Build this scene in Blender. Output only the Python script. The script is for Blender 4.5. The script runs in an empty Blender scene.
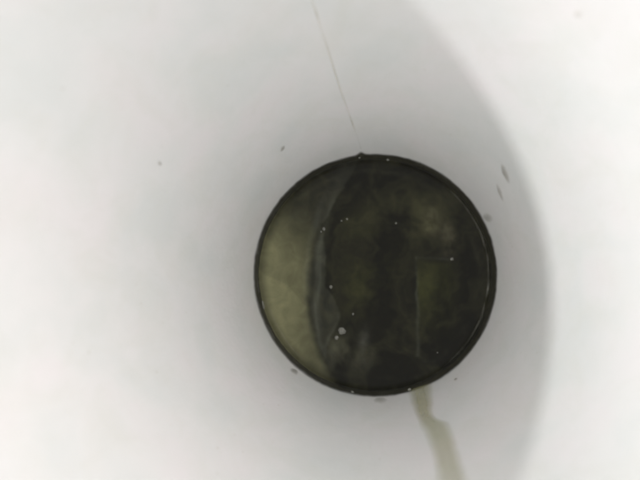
import bpy, bmesh, math, random
from mathutils import Vector, Matrix, noise
random.seed(7)
sc = bpy.context.scene
C = sc.collection
R = 0.030            # radius of the liquid surface, metres; all shapes below are in units of R
TAPER = 0.20         # wall radius = 1 + TAPER * height
RIM_Z = 2.75

# ------------------------------------------------------------------ camera
cd = bpy.data.cameras.new('camera')
cam = bpy.data.objects.new('camera', cd); C.objects.link(cam)
rot = Matrix(((0.99213, 0.00441, 0.12513), (0.00441, 0.99753, -0.07015), (-0.12513, 0.07015, 0.98966)))
cam.matrix_world = Matrix.Translation(Vector((0.1153, -0.0297, 4.305)) * R) @ rot.to_4x4()
cd.sensor_width = 4.8
cd.lens = 4.8 * 522.0 / 640.0
cd.clip_start = 0.001
cd.clip_end = 50
cd.dof.use_dof = True
cd.dof.focus_distance = 4.2 * R
cd.dof.aperture_fstop = 2.2
sc.camera = cam

# ------------------------------------------------------------------ room light
world = bpy.data.worlds.new('World'); sc.world = world
world.use_nodes = True
bg = world.node_tree.nodes['Background']
bg.inputs['Color'].default_value = (1.0, 0.990, 0.968, 1)
bg.inputs['Strength'].default_value = 0.95

def lamp(name, az, tan_el, dist, size, power, colour):
    ld = bpy.data.lights.new(name, 'AREA'); ld.shape = 'DISK'; ld.size = size
    ld.energy = power; ld.color = colour
    o = bpy.data.objects.new(name, ld); C.objects.link(o)
    a = math.radians(az); el = math.atan(tan_el)
    tgt = Vector((0, 0, 2.0 * R))
    d = Vector((math.cos(a) * math.cos(el), math.sin(a) * math.cos(el), math.sin(el)))
    o.location = tgt + d * dist
    o.rotation_euler = d.to_track_quat('Z', 'Y').to_euler()
    return o
lamp('room_lamp', 188, 0.72, 1.6, 0.10, 10.4, (0.99, 0.995, 0.985))
lamp('room_lamp', 188, 0.43, 1.8, 0.34, 3.2, (1.0, 0.91, 0.885))
lamp('fill_light', 34, 0.54, 2.0, 2.0, 17.5, (1.0, 0.90, 0.865))  # unseen soft fill, added to brighten the left and lower wall

vs = sc.view_settings
vs.view_transform = 'Standard'; vs.look = 'None'; vs.exposure = 0; vs.gamma = 1
vs.use_curve_mapping = False
sc.cycles.max_bounces = 16; sc.cycles.diffuse_bounces = 10
sc.cycles.use_denoising = True
sc.cycles.filter_width = 2.7

# ------------------------------------------------------------------ helpers
def tag(o, label=None, cat=None, group=None, kind=None):
    if label: o['label'] = label
    if cat: o['category'] = cat
    if group: o['group'] = group
    if kind: o['kind'] = kind
    return o

def empty(name, loc=(0, 0, 0)):
    o = bpy.data.objects.new(name, None); C.objects.link(o); o.location = loc
    o.empty_display_size = 0.01
    return o

def obj(name, verts, faces, mat, parent=None, smooth=True, origin=(0, 0, 0)):
    me = bpy.data.meshes.new(name)
    og = Vector(origin)
    me.from_pydata([tuple((Vector(v) - og) * R) for v in verts], [], faces)
    bm = bmesh.new(); bm.from_mesh(me); bmesh.ops.recalc_face_normals(bm, faces=bm.faces[:]); bm.to_mesh(me); bm.free()
    if smooth:
        me.polygons.foreach_set('use_smooth', [True] * len(me.polygons))
    me.materials.append(mat)
    o = bpy.data.objects.new(name, me); C.objects.link(o)
    o.location = og * R
    if parent:
        o.parent = parent
    return o

def lathe(profile, seg=160):
    vs_, fs = [], []
    n = len(profile)
    for i in range(seg):
        a = 2 * math.pi * i / seg
        for r, z in profile:
            vs_.append((r * math.cos(a), r * math.sin(a), z))
    for i in range(seg):
        j = (i + 1) % seg
        for q in range(n - 1):
            fs.append((i * n + q, j * n + q, j * n + q + 1, i * n + q + 1))
    return vs_, fs

def wall_r(z):
    return 1.0 + TAPER * z

def on_wall(deg, z, lift=0.0):
    """A point on the inner wall, lifted off it towards the axis."""
    a = math.radians(deg)
    r = wall_r(z) - lift
    return Vector((r * math.cos(a), r * math.sin(a), z))

def new_mat(name):
    m = bpy.data.materials.new(name); m.use_nodes = True
    nt = m.node_tree
    return m, nt, nt.nodes['Principled BSDF']

def nz(nt, scale, detail=4, rough=0.55, dist=0.0, vec=None):
    t = nt.nodes.new('ShaderNodeTexNoise')
    t.inputs['Scale'].default_value = scale; t.inputs['Detail'].default_value = detail
    t.inputs['Roughness'].default_value = rough; t.inputs['Distortion'].default_value = dist
    if vec: nt.links.new(vec, t.inputs['Vector'])
    return t

def ramp(nt, src, stops):
    r = nt.nodes.new('ShaderNodeValToRGB')
    e = r.color_ramp.elements
    while len(e) < len(stops): e.new(0.5)
    for k, (p, c) in enumerate(stops):
        e[k].position = p; e[k].color = tuple(c) + (1,)
    nt.links.new(src, r.inputs['Fac'])
    return r

def mix_rgb(nt, fac, a, b, mode='MIX'):
    m = nt.nodes.new('ShaderNodeMix'); m.data_type = 'RGBA'; m.blend_type = mode
    if isinstance(fac, float): m.inputs[0].default_value = fac
    else: nt.links.new(fac, m.inputs[0])
    for k, s in ((6, a), (7, b)):
        if isinstance(s, tuple): m.inputs[k].default_value = s + (1,)
        else: nt.links.new(s, m.inputs[k])
    return m.outputs[2]

# ------------------------------------------------------------------ materials
def plastic():
    m, nt, p = new_mat('white_plastic')
    tc = nt.nodes.new('ShaderNodeTexCoord').outputs['Object']
    big = nz(nt, 70, 3, 0.5, 0.25, tc)
    c1 = ramp(nt, big.outputs['Fac'], [(0.32, (0.800, 0.818, 0.812)), (0.5, (0.845, 0.845, 0.842)), (0.68, (0.868, 0.846, 0.852))])
    mp = nt.nodes.new('ShaderNodeMapping'); mp.inputs['Scale'].default_value = (1, 1, 0.8)
    nt.links.new(tc, mp.inputs['Vector'])
    film = nz(nt, 110, 6, 0.62, 0.5, mp.outputs[0])       # faint dried residue
    fm = ramp(nt, film.outputs['Fac'], [(0.46, (0, 0, 0)), (0.78, (0.50, 0.50, 0.50))])
    col = mix_rgb(nt, fm.outputs[0], c1.outputs[0], (0.755, 0.760, 0.715))
    mp2 = nt.nodes.new('ShaderNodeMapping'); mp2.inputs['Scale'].default_value = (1, 1, 0.05)
    nt.links.new(tc, mp2.inputs['Vector'])
    run = nz(nt, 420, 3, 0.6, 0.3, mp2.outputs[0])        # hair-fine runs down the wall
    rm = ramp(nt, run.outputs['Fac'], [(0.58, (0, 0, 0)), (0.76, (0.10, 0.10, 0.10))])
    col = mix_rgb(nt, rm.outputs[0], col, (0.76, 0.755, 0.72))
    dots = nt.nodes.new('ShaderNodeTexVoronoi'); dots.inputs['Scale'].default_value = 330
    nt.links.new(tc, dots.inputs['Vector'])
    dm = ramp(nt, dots.outputs['Distance'], [(0.0, (0.55,) * 3), (0.10, (0, 0, 0))])
    dn = nz(nt, 55, 2, 0.5, 0, tc)
    dk = ramp(nt, dn.outputs['Fac'], [(0.52, (0, 0, 0)), (0.66, (1, 1, 1))])
    dd = mix_rgb(nt, 1.0, dm.outputs[0], dk.outputs[0], 'MULTIPLY')
    col = mix_rgb(nt, dd, col, (0.55, 0.53, 0.45))
    nt.links.new(col, p.inputs['Base Color'])
    rr = ramp(nt, film.outputs['Fac'], [(0.3, (0.36,) * 3), (0.75, (0.55,) * 3)])
    nt.links.new(rr.outputs[0], p.inputs['Roughness'])
    p.inputs['IOR'].default_value = 1.46
    fine = nz(nt, 700, 4, 0.65, 0, tc)
    wav = nz(nt, 90, 2, 0.5, 0, tc)
    ad = nt.nodes.new('ShaderNodeMath'); ad.operation = 'MULTIPLY_ADD'; ad.inputs[1].default_value = 3.0
    nt.links.new(wav.outputs['Fac'], ad.inputs[0]); nt.links.new(fine.outputs['Fac'], ad.inputs[2])
    b = nt.nodes.new('ShaderNodeBump'); b.inputs['Strength'].default_value = 0.10
    b.inputs['Distance'].default_value = 0.0006
    nt.links.new(ad.outputs[0], b.inputs['Height'])
    nt.links.new(b.outputs[0], p.inputs['Normal'])
    return m

def liquid_mat():
    m, nt, p = new_mat('murky_liquid')
    tc = nt.nodes.new('ShaderNodeTexCoord').outputs['Object']
    at = nt.nodes.new('ShaderNodeAttribute'); at.attribute_name = 'murk_refl'
    n = nz(nt, 210, 6, 0.6, 1.5, tc)
    r = ramp(nt, n.outputs['Fac'], [(0.25, (0.80,) * 3), (0.75, (1.2,) * 3)])
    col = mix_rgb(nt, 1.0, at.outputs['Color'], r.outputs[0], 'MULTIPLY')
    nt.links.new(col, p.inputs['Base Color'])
    p.inputs['IOR'].default_value = 1.255
    p.inputs['Roughness'].default_value = 0.03
    rip = nz(nt, 70, 2, 0.4, 0.4, tc)
    b = nt.nodes.new('ShaderNodeBump'); b.inputs['Strength'].default_value = 0.05
    b.inputs['Distance'].default_value = 0.002
    nt.links.new(rip.outputs['Fac'], b.inputs['Height'])
    nt.links.new(b.outputs[0], p.inputs['Normal'])
    return m

def stain_mat(name, col, attr=True, rough=0.4, strength=1.0):
    """A thin see-through deposit: its thickness attribute sets how much of the wall it covers."""
    m, nt, p = new_mat(name)
    tc = nt.nodes.new('ShaderNodeTexCoord').outputs['Object']
    n = nz(nt, 500, 4, 0.6, 0.5, tc)
    c = ramp(nt, n.outputs['Fac'], [(0.3, tuple(x * 0.85 for x in col)), (0.7, tuple(min(1, x * 1.12) for x in col))])
    nt.links.new(c.outputs[0], p.inputs['Base Color'])
    p.inputs['Roughness'].default_value = rough
    if attr:
        a = nt.nodes.new('ShaderNodeAttribute'); a.attribute_name = 'cover'
        mu = nt.nodes.new('ShaderNodeMath'); mu.operation = 'MULTIPLY'; mu.inputs[1].default_value = strength
        nt.links.new(a.outputs['Fac'], mu.inputs[0])
        nt.links.new(mu.outputs[0], p.inputs['Alpha'])
    return m

def foam_mat():
    m, nt, p = new_mat('bubble_skin')
    lw = nt.nodes.new('ShaderNodeTexCoord').outputs['Object']
    n = nz(nt, 2500, 2, 0.5, 0, lw)
    c = ramp(nt, n.outputs['Fac'], [(0.3, (0.42, 0.42, 0.37)), (0.7, (0.60, 0.60, 0.55))])
    nt.links.new(c.outputs[0], p.inputs['Base Color'])
    p.inputs['Roughness'].default_value = 0.15
    p.inputs['Alpha'].default_value = 0.45
    return m

def table_mat():
    m, nt, p = new_mat('pale_laminate')
    tc = nt.nodes.new('ShaderNodeTexCoord').outputs['Object']
    n = nz(nt, 60, 5, 0.6, 0.3, tc)
    c = ramp(nt, n.outputs['Fac'], [(0.3, (0.66, 0.63, 0.60)), (0.7, (0.74, 0.71, 0.68))])
    nt.links.new(c.outputs[0], p.inputs['Base Color']); p.inputs['Roughness'].default_value = 0.4
    return m

M_PL = plastic(); M_LQ = liquid_mat()

# ------------------------------------------------------------------ the surface under the container
def table():
    s, z0, z1 = 12.0, -0.95, -1.5
    bm = bmesh.new()
    bmesh.ops.create_cube(bm, size=1.0)
    bmesh.ops.scale(bm, vec=(s, s, z0 - z1), verts=bm.verts)
    bmesh.ops.translate(bm, vec=(0, 0, (z0 + z1) / 2), verts=bm.verts)
    bmesh.ops.bevel(bm, geom=bm.edges[:], offset=0.05, segments=2, affect='EDGES')
    o = obj('table_surface', [v.co[:] for v in bm.verts], [[v.index for v in f.verts] for f in bm.faces], table_mat(), smooth=False)
    bm.free()
    tag(o, kind='structure')
table()

# ------------------------------------------------------------------ the container
T = 0.055            # wall thickness
cont = empty('container', (0, 0, -0.95 * R))
tag(cont, 'white plastic tapered container seen from above with dark liquid inside', 'container')
def child(o):
    o.parent = cont
    o.location = o.location - cont.location
    return o
FL = -0.80
prof = [(wall_r(FL + (RIM_Z - FL) * i / 60.0), FL + (RIM_Z - FL) * i / 60.0) for i in range(61)]
prof += [(r + T, z) for r, z in reversed(prof)]
prof.append(prof[0])
child(obj('wall', *lathe(prof), M_PL))
# base: floor disc with thickness and a foot ring
fr = wall_r(FL) + T
base = [(0.0001, FL - 0.004), (fr - 0.02, FL - 0.004), (fr, FL - 0.03), (fr, -0.95), (fr - 0.09, -0.95), (fr - 0.12, FL - 0.08), (0.0001, FL - 0.08)]
child(obj('base', *lathe(base), M_PL))
# rolled rim
rr = wall_r(RIM_Z)
lip = []
for i in range(25):
    a = math.pi * 2 * i / 24
    lip.append((rr + 0.075 + 0.085 * math.cos(a), RIM_Z - 0.045 + 0.05 * math.sin(a)))
child(obj('rim', *lathe(lip), M_PL))
# fine raised mould seam running down the wall
def ribbon(path, width, height, lift=0.0, wobble=0.0, n=6):
    """A low rounded ridge along (deg, z) points of the wall."""
    vs_, fs = [], []
    for k, (d, z) in enumerate(path):
        r = wall_r(z)
        w = width * (1 + wobble * noise.noise(Vector((k * 0.37, 5.1, 0))))
        half = math.degrees(w / r) / 2
        for q in range(n + 1):
            t = -1 + 2 * q / n
            vs_.append(on_wall(d + t * half, z, lift + height * (1 - t * t) - 0.004))
    m = n + 1
    for k in range(len(path) - 1):
        for q in range(n):
            fs.append((k * m + q, k * m + q + 1, (k + 1) * m + q + 1, (k + 1) * m + q))
    return vs_, fs
def spline(pts, n):
    out = []
    for i in range(n + 1):
        t = i / n * (len(pts) - 1); k = min(int(t), len(pts) - 2); u = t - k
        p0 = pts[max(k - 1, 0)]; p1 = pts[k]; p2 = pts[k + 1]; p3 = pts[min(k + 2, len(pts) - 1)]
        out.append(tuple(0.5 * ((2 * b) + (c - a) * u + (2 * a - 5 * b + 4 * c - d) * u * u + (3 * b - a - 3 * c + d) * u ** 3)
                         for a, b, c, d in zip(p0, p1, p2, p3)))
    return out
M_SEAM = stain_mat('seam_plastic', (0.76, 0.74, 0.64), rough=0.35)
seam = [(101.3, 2.70), (100.69, 1.96), (100.29, 1.824), (99.53, 1.507), (98.36, 1.013), (96.57, 0.549), (94.6, 0.09)]
seam_o = child(obj('mould_seam', *ribbon(spline(seam, 90), 0.026, 0.0060), M_SEAM))
cv = []
for k in range(91):
    g = max(0.05, min(1.0, 0.55 + 1.0 * noise.noise(Vector((k * 0.13, 3.3, 0))) - 0.25 * (k / 90.0)))
    cv += [0.5 * g * (1 - abs(-1 + 2 * q / 6)) for q in range(7)]
seam_o.data.attributes.new('cover', 'FLOAT', 'POINT').data.foreach_set('value', cv)

# ------------------------------------------------------------------ the liquid
def smooth(a, b, x):
    t = max(0.0, min(1.0, (x - a) / (b - a))); return t * t * (3 - 2 * t)
ZL = -0.150                       # level of the liquid surface
CX, CY, CH = 0.1153, -0.0297, 4.305
def down(x, y):
    """From the wall ring at height 0 to the liquid level, along the pattern's own scale."""
    k = (CH - ZL) / CH
    return CX + (x - CX) * k, CY + (y - CY) * k
def up(x, y):
    k = CH / (CH - ZL)
    return CX + (x - CX) * k, CY + (y - CY) * k
EDGE = [(-0.30, 0.95), (-0.36, 0.72), (-0.47, 0.42), (-0.50, 0.10), (-0.51, -0.15), (-0.49, -0.42), (-0.43, -0.66), (-0.30, -0.86)]
DARK = [(-0.20, 0.76), (-0.35, 0.51), (-0.42, 0.39), (-0.385, 0.19), (-0.37, -0.10), (-0.29, -0.22), (-0.265, -0.33), (-0.31, -0.47), (-0.37, -0.60), (-0.38, -0.74)]
def dark_edge(y):
    if y >= DARK[0][1]: return DARK[0][0] + 0.6 * (y - DARK[0][1])
    for (x0, y0), (x1, y1) in zip(DARK, DARK[1:]):
        if y >= y1: return x0 + (x1 - x0) * (y0 - y) / (y0 - y1)
    return DARK[-1][0]
_ES = None
def edge_s(y):
    global _ES
    if _ES is None:
        _ES = sorted((q[1], q[0]) for q in spline(EDGE, 60))
    if y <= _ES[0][0]: return _ES[0][1]
    for (y0, x0), (y1, x1) in zip(_ES, _ES[1:]):
        if y <= y1: return x0 + (x1 - x0) * (y - y0) / (y1 - y0 + 1e-9)
    return _ES[-1][1]
def add(c, k, s):
    for i in range(3): c[i] += k[i] * s
def fb(x, y, s, o=0.0):
    return noise.fractal(Vector((x * s, y * s, o)), 0.9, 2.0, 4)
def seg_d(x, y, a, b):
    ax, ay = a; bx, by = b
    t = max(0, min(1, ((x - ax) * (bx - ax) + (y - ay) * (by - ay)) / ((bx - ax) ** 2 + (by - ay) ** 2)))
    return math.hypot(x - ax - t * (bx - ax), y - ay - t * (by - ay))
def blob(x, y, cx, cy, rx, ry):
    return math.exp(-(((x - cx) / rx) ** 2 + ((y - cy) / ry) ** 2))
def murk_refl(x, y):
    """Colour of the murky liquid: dark body, with light and reflections painted in."""
    r = math.hypot(x, y)
    wx = x + 0.040 * fb(x, y, 2.6, 1.0); wy = y + 0.040 * fb(x, y, 2.6, 7.0)
    c = [0.0075, 0.0072, 0.003]
    add(c, (0.013, 0.0128, 0.006), max(0.0, 0.35 + 1.5 * fb(x * 1.2 + 0.45 * fb(x, y, 1.6, 5), y + 0.45 * fb(x, y, 1.6, 6), 2.6, 12.0)))
    # pale olive light and reflection painted in against one side
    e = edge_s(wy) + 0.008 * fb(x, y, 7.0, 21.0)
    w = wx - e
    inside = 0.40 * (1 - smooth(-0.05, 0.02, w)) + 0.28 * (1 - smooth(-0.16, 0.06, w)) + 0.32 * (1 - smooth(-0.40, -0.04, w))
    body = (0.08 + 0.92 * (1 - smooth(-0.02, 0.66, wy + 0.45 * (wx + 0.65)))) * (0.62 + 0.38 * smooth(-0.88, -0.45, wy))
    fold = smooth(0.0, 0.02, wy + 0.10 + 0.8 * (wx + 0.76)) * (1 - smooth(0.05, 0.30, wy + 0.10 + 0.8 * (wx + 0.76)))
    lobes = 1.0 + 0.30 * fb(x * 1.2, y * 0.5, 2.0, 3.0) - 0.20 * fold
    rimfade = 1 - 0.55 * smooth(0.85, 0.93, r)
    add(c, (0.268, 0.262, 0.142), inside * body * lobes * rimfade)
    # painted grey reflection between the pale area and the dark liquid, its edge jagged
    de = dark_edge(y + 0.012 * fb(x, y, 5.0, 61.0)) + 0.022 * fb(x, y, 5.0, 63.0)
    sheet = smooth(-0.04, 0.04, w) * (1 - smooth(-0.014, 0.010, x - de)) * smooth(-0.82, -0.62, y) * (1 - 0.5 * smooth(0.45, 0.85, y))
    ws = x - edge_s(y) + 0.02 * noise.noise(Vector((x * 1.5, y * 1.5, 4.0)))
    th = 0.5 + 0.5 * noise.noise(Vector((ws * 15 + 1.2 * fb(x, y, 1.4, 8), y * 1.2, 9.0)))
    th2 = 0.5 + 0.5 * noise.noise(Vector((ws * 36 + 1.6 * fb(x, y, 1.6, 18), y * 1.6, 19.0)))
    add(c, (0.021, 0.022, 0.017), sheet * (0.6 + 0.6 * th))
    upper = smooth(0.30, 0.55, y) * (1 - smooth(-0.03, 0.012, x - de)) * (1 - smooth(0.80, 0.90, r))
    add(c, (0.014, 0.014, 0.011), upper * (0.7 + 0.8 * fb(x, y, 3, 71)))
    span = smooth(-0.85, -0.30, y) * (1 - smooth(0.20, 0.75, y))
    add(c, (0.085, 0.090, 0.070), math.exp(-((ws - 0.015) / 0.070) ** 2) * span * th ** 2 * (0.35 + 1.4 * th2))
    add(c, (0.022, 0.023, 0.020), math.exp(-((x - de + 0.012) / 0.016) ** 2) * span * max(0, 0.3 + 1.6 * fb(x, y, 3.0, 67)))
    # fainter patches of the painted reflections
    add(c, (0.014, 0.015, 0.004), blob(wx, wy, -0.06, 0.02, 0.24, 0.34) * max(0, 0.6 + 1.8 * fb(x * 1.1 + 0.3 * fb(x, y, 2, 14), y, 3.2, 2)))
    add(c, (0.075, 0.068, 0.042), blob(wx, wy, 0.50, 0.44, 0.07, 0.10) * max(0, 0.8 + 1.4 * fb(x, y, 6, 31)))
    add(c, (0.055, 0.050, 0.033), blob(wx, wy, 0.61, 0.30, 0.05, 0.12) * max(0, 0.8 + 1.4 * fb(x, y, 6, 33)))
    add(c, (0.032, 0.032, 0.014), blob(wx, wy, 0.36, 0.44, 0.36, 0.20) * max(0, 0.7 + 1.5 * fb(x, y, 3, 35)))
    # greenish reflected patch painted in, with a lost edge
    edge1 = 0.355 + 0.010 * fb(x, y, 3.0, 81)
    box = smooth(edge1, edge1 + 0.03, x) * (1 - smooth(0.50, 0.74, wx)) * (1 - smooth(0.07, 0.14, y + 0.05 * (x - 0.36))) * smooth(-0.62, -0.05, wy)
    add(c, (0.028, 0.030, 0.008), box * max(0.25, 0.8 + 1.0 * fb(x * 1.3, y * 0.8, 3, 37)))
    add(c, (-0.010, -0.010, -0.004), blob(wx, wy, 0.56, -0.12, 0.07, 0.30))
    add(c, (0.040, 0.040, 0.027), blob(wx, wy, -0.24, -0.66, 0.17, 0.13) * max(0, 0.7 + 1.9 * fb(x * 1.5, y, 3.4, 4)))
    add(c, (0.028, 0.028, 0.023), blob(wx, wy, -0.06, -0.60, 0.05, 0.14) * max(0, 0.8 + 1.8 * fb(x, y, 6, 41)))
    add(c, (0.012, 0.012, 0.008), math.exp(-((r - 0.85 - 0.02 * fb(x, y, 3, 91)) / 0.022) ** 2) * max(0, 0.25 + 1.3 * fb(x, y, 2.0, 93)))
    # edges of the reflections, painted as thin broken lines
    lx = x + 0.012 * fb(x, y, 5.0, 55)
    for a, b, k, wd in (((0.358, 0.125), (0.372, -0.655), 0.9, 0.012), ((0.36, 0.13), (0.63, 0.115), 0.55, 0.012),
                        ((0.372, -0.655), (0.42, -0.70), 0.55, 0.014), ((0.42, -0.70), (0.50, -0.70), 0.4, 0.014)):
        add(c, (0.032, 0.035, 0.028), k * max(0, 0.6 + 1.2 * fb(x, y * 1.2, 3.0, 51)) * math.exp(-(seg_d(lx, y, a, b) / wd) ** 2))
    return [max(0.0015, v) for v in c]

def liquid():
    root = empty('liquid', (0, 0, 0))
    tag(root, 'dark murky olive liquid lying at the bottom of the white container', 'liquid')
    rings, seg = 170, 360
    men_h, men_l = 0.050, 0.045
    wr = wall_r(ZL)
    vs_, fs = [(0, 0, ZL)], []
    rad = [(i / rings) ** 0.75 for i in range(1, rings + 1)]
    def z_of(r, a):
        h = men_h * (1 + 0.25 * noise.noise(Vector((3 * math.cos(a), 3 * math.sin(a), 2.0))))
        return ZL + h * math.exp(-(1.0 - r) / men_l)
    for r in rad:
        for j in range(seg):
            a = 2 * math.pi * j / seg
            z = z_of(r, a)
            rr_ = wall_r(ZL + men_h * 1.2) + 0.004 if r > 0.999 else r * wr
            vs_.append((rr_ * math.cos(a), rr_ * math.sin(a), z))
    for j in range(seg):
        fs.append((0, 1 + j, 1 + (j + 1) % seg))
    for i in range(rings - 1):
        for j in range(seg):
            a = 1 + i * seg + j; b = 1 + i * seg + (j + 1) % seg
            fs.append((a, a + seg, b + seg, b))
    # closed body down to the container floor
    last = 1 + (rings - 1) * seg
    n0 = len(vs_)
    zb = FL + 0.012
    for j in range(seg):
        a = 2 * math.pi * j / seg
        r = wall_r(zb) - 0.01
        vs_.append((r * math.cos(a), r * math.sin(a), zb))
    for j in range(seg):
        fs.append((last + j, n0 + j, n0 + (j + 1) % seg, last + (j + 1) % seg))
    fs.append(tuple(range(n0, n0 + seg)))
    o = obj('liquid_body', vs_, fs, M_LQ, root)
    at = o.data.attributes.new('murk_refl', 'FLOAT_COLOR', 'POINT')
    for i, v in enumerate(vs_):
        at.data[i].color = murk_refl(*up(v[0], v[1])) + [1.0]
    # band of dark dirt stuck to the wall just above the liquid
    pts, fs2, cov = [], [], []
    n, m = 540, 10
    for j in range(n):
        a = 360.0 * j / n
        ca_, sa_ = math.cos(math.radians(a)), math.sin(math.radians(a))
        top = 0.004 + 0.008 * fb(ca_, sa_, 3.0, 3) + 0.005 * fb(ca_, sa_, 16.0, 5)
        top += 0.030 * max(0, noise.noise(Vector((11 * ca_, 11 * sa_, 4))) - 0.40)
        top += 0.05 * math.exp(-((a - 95.0) / 1.6) ** 2)
        lo = ZL + 0.016 + 0.020 * max(0.0, fb(ca_, sa_, 5.0, 8.0))
        for q in range(m + 1):
            t = q / m
            z = lo + (top - lo) * t
            pts.append(on_wall(a, z, 0.003 + 0.006 * math.sin(math.pi * t) + 0.003 * fb(ca_ * 1.0, sa_, 9.0, z * 25)))
            body_ = 0.95 + 0.14 * fb(ca_, sa_, 7.0, z * 18) - 0.16 * max(0.0, -ca_ * 0.9 - sa_ * 0.3)
            cov.append(max(0.0, min(1.0, body_)) * (1 - smooth(0.70, 1.0, t)) * (0.55 + 0.45 * smooth(0.0, 0.30, t)))
    for j in range(n):
        k = (j + 1) % n
        for q in range(m):
            a = j * (m + 1) + q; b = k * (m + 1) + q
            fs2.append((a, b, b + 1, a + 1))
    t = obj('tide_line', pts, fs2, stain_mat('tide_dirt', (0.046, 0.045, 0.031), rough=0.6), root)
    ca = t.data.attributes.new('cover', 'FLOAT', 'POINT')
    ca.data.foreach_set('value', cov)
    # pale ribbon standing in for the glint along the liquid's rising edge
    pts, fs3, cov3 = [], [], []
    n, q_ = 140, 6
    for j in range(n + 1):
        u = j / n
        ang = math.radians(52 - 106 * u)
        rc = 0.978 + 0.010 * noise.noise(Vector((u * 9, 2, 1)))
        wd = 0.010 * (0.6 + 0.5 * noise.noise(Vector((u * 14, 6, 1))) + 0.4)
        for q in range(q_ + 1):
            t_ = -1 + 2 * q / q_
            r = rc + wd * t_
            pts.append((wr * r * math.cos(ang), wr * r * math.sin(ang), z_of(r, ang) + 0.002 + 0.004 * (1 - t_ * t_)))
            cov3.append((1 - t_ * t_) * math.sin(math.pi * u) ** 0.6 * max(0.05, 0.62 + 0.9 * noise.noise(Vector((u * 17, 1, 7)))))
    for j in range(n):
        for q in range(q_):
            a = j * (q_ + 1) + q
            fs3.append((a, a + 1, a + q_ + 2, a + q_ + 1))
    f = obj('glint_line', pts, fs3, stain_mat('pale_glint', (0.17, 0.17, 0.14), rough=0.3, strength=0.6), root)
    f.data.attributes.new('cover', 'FLOAT', 'POINT').data.foreach_set('value', cov3)
    return root
liquid()

# ------------------------------------------------------------------ olive run of liquid down the wall
def drip():
    L = [(-72.8, -0.03), (-72.61, 0.234), (-72.1, 0.465), (-71.42, 0.633), (-71.0, 0.808), (-71.17, 0.995), (-72.2, 1.2), (-72.9, 1.40), (-73.2, 1.60), (-73.0, 1.80), (-72.4, 1.95)]
    Rr = [(-62.6, -0.01), (-64.92, 0.30), (-66.6, 0.50), (-63.3, 0.66), (-63.52, 0.85), (-64.3, 1.03), (-65.07, 1.24), (-65.7, 1.42), (-66.3, 1.62), (-67.2, 1.80), (-68.6, 1.95)]
    n, m = 90, 14
    a = spline(L, n); b = spline(Rr, n)
    pts, fs, cov = [], [], []
    for i in range(n + 1):
        j1 = 0.35 * noise.noise(Vector((i * 0.19, 0, 3))); j2 = 0.35 * noise.noise(Vector((i * 0.19, 8, 3)))
        for q in range(m + 1):
            t = q / m
            t2 = -0.10 + 1.25 * t
            d = a[i][0] + j1 + (b[i][0] + j2 - a[i][0] - j1) * t2 + 1.2 * smooth(0.3, 1.6, a[i][1])
            z = a[i][1] + (b[i][1] - a[i][1]) * t
            s = 4 * t * (1 - t)
            pts.append(on_wall(d, z, 0.003 + 0.012 * s ** 0.5))
            e = min(1.0, min(t, 1 - t) / 0.32)
            fade = 1 - 0.45 * smooth(0.2, 1.9, z)
            cov.append(e * fade * (0.86 + 0.16 * fb(d * 0.10, z, 2.0, 1.0)) * (0.86 + 0.3 * abs(t - 0.5)))
    for i in range(n):
        for q in range(m):
            fs.append((i * (m + 1) + q, i * (m + 1) + q + 1, (i + 1) * (m + 1) + q + 1, (i + 1) * (m + 1) + q))
    o = obj('drip_streak', pts, fs, stain_mat('olive_drip', (0.45, 0.435, 0.23), rough=0.35, strength=0.56), origin=on_wall(-68, 0.1))
    o.data.attributes.new('cover', 'FLOAT', 'POINT').data.foreach_set('value', cov)
    tag(o, 'olive drip streak running along the white wall from the liquid edge', 'stain')
drip()

# ------------------------------------------------------------------ specks and dabs stuck to the wall
def speck(name, label, p0, p1, width, col, group=None, strength=0.9, seed=0):
    n, m = 12, 8
    pts, fs, cov = [], [], []
    for i in range(n + 1):
        u = i / n
        d = p0[0] + (p1[0] - p0[0]) * u; z = p0[1] + (p1[1] - p0[1]) * u
        prof_ = max(0.03, math.sin(math.pi * min(max(u, 0.02), 0.98)) ** 0.6)
        # across direction on the wall
        r = wall_r(z)
        tx = math.radians(p1[0] - p0[0]) * r; tz = p1[1] - p0[1]
        ln = math.hypot(tx, tz) or 1
        nx, nz_ = -tz / ln, tx / ln
        for q in range(m + 1):
            t = -1 + 2 * q / m
            w = width / 2 * prof_ * (1 + 0.45 * noise.noise(Vector((u * 4, seed, t))))
            pts.append(on_wall(d + math.degrees(nx * w * t / r), z + nz_ * w * t, 0.003 + 0.010 * (1 - t * t) * prof_))
            cov.append((1 - abs(t) ** 2) ** 1.3 * (4 * u * (1 - u)) ** 0.8)
    for i in range(n):
        for q in range(m):
            fs.append((i * (m + 1) + q, i * (m + 1) + q + 1, (i + 1) * (m + 1) + q + 1, (i + 1) * (m + 1) + q))
    o = obj(name, pts, fs, stain_mat(name + '_dirt', col, rough=0.5, strength=strength), origin=on_wall((p0[0] + p1[0]) / 2, (p0[1] + p1[1]) / 2))
    o.data.attributes.new('cover', 'FLOAT', 'POINT').data.foreach_set('value', cov)
    return tag(o, label, 'speck', group)

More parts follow.
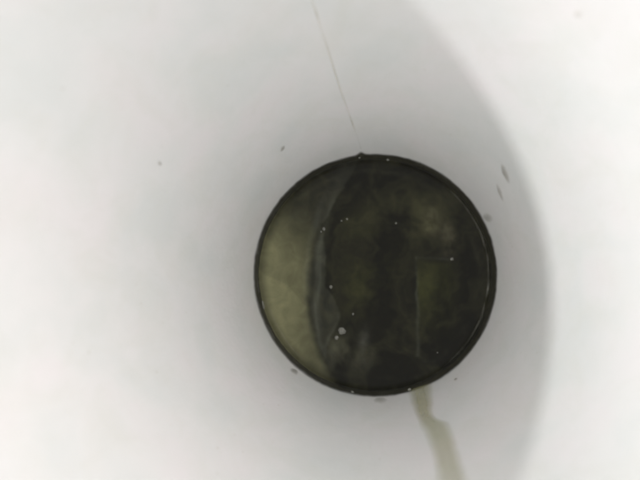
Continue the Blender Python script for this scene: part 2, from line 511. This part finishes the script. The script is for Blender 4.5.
G = 'dirt specks on the container wall'
OL = (0.20, 0.165, 0.09)
speck('dirt_dab', 'longer olive dab of the pair on the white wall', (39.6, 0.745), (32.6, 0.652), 0.066, OL, G, 0.36, 1)
speck('dirt_dab', 'shorter olive dab of the pair, closer to the dark liquid', (35.4, 0.515), (28.4, 0.440), 0.054, OL, G, 0.32, 2)
speck('dirt_speck', 'tiny olive speck across the seam from the paired dabs', (126.2, 0.56), (123.7, 0.605), 0.036, OL, G, 0.45, 3)
speck('dirt_speck', 'minute lone speck far up the wall from the dark liquid', (152.6, 1.51), (151.9, 1.55), 0.026, OL, G, 0.35, 4)
speck('dirt_speck', 'brownish speck touching the dark ring below the pale painted reflection', (-129.4, 0.12), (-127.0, 0.03), 0.085, (0.15, 0.145, 0.10), G, 0.45, 5)
speck('dirt_speck', 'minute dark speck between drip streak and curved shadow on the wall', (-52.3, 0.155), (-50.7, 0.18), 0.032, OL, G, 0.5, 6)
speck('dirt_smear', 'short faint olive smear beside the drip streak under the dark ring', (-89.5, 0.06), (-83.0, 0.06), 0.13, (0.20, 0.20, 0.13), G, 0.30, 7)
speck('dirt_smear', 'faint olive smear touching the dark ring near the paired dabs', (26.8, 0.0), (24.8, 0.17), 0.090, (0.22, 0.21, 0.13), G, 0.26, 8)
speck('dirt_speck', 'faint yellowish speck on the brightly lit upper wall', (49.9, 2.055), (48.9, 2.095), 0.04, (0.6, 0.58, 0.48), G, 0.2, 9)

# ------------------------------------------------------------------ bubbles and floating bits
M_FO = foam_mat()
def dome(name, x, y, r, label, group=None, sq=0.7, z=0.0, rz=0.0, sx=1.0, mat=None):
    if z == 0.0:
        x, y = down(x, y); z = ZL
    bm = bmesh.new()
    bmesh.ops.create_uvsphere(bm, u_segments=18, v_segments=12, radius=1.0)
    for v in bm.verts:
        k = 1 + 0.28 * noise.noise(v.co * 1.3 + Vector((x * 9, y * 9, 0)))
        v.co = Vector((v.co.x * r * sx, v.co.y * r, v.co.z * r * sq)) * k
    vs_ = [v.co + Vector((x, y, z)) for v in bm.verts]
    fs = [[v.index for v in f.verts] for f in bm.faces]
    bm.free()
    o = obj(name, vs_, fs, mat or M_FO, origin=(x, y, z))
    o.rotation_euler.z = math.radians(rz)
    return tag(o, label, 'bubble', group)
GB = 'small bubbles floating on the liquid'
dome('bubble', -0.244, -0.472, 0.033, 'largest pale round bubble floating on the dark liquid', GB)
dome('bubble', -0.288, -0.528, 0.017, 'small bubble touching the side of the largest pale bubble', GB)
for x, y, r, lb in (
        (-0.396, 0.367, 0.013, 'tiny bubble on the upper tip of the painted grey reflection'),
        (-0.420, 0.345, 0.007, 'minute bubble almost touching a tiny one on the painted grey reflection'),
        (-0.336, -0.114, 0.014, 'tiny bubble at the head of the painted grey reflection'),
        (0.643, 0.117, 0.014, 'tiny bubble at the end of the short painted reflection line'),
        (0.199, 0.412, 0.009, 'tiny bubble alone on the black liquid beside the brownish patch'),
        (-0.204, 0.449, 0.009, 'tiny bubble on black liquid, larger of two close together'),
        (-0.154, -0.333, 0.009, 'tiny bubble on black liquid a short way from the largest bubble'),
        (-0.250, 0.435, 0.007, 'minute bubble on black liquid, smaller of two close together'),
        (0.520, -0.630, 0.007, 'minute bubble by the lower end of the long painted reflection line')):
    dome('bubble', x, y, r, lb, GB)
GR = 'bubbles caught along the liquid edge, with one modelled glint'
for deg, rad, r, lb in (
        (82, 0.962, 0.016, 'small bubble in the dark ring beside the end of the seam'),
        (32.6, 0.945, 0.015, 'small bubble in the dark ring below the paired dabs'),
        (16.5, 0.930, 0.017, 'small bubble in the dark ring next to the faint olive smear'),
        (-20, 0.940, 0.020, 'pale bubble in the dark ring, largest of those along the edge'),
        (-72.2, 0.985, 0.017, 'small bubble in the dark ring at the foot of the drip streak'),
        (-99.5, 0.985, 0.015, 'small bubble in the dark ring close to the short faint smear'),
        (96, 0.98, 0.010, 'minute bubble in the dark ring right at the seam'),
        (-47, 0.95, 0.008, 'minute bubble in the dark ring facing the minute wall speck')):
    a = math.radians(deg)
    p = on_wall(deg, (rad - 1) / 0.432, 0.012)
    dome('bubble', p.x, p.y, r * 0.85, lb, GR, z=p.z, rz=deg, sx=0.7)
p = on_wall(196.5, -0.10, 0.012)  # pale sliver below is shaped to stand in for a glint
dome('bubble', p.x, p.y, 0.040, 'thin elongated modelled glint on the liquid edge beside the pale painted reflection', GR, z=p.z, rz=190, sx=0.22)
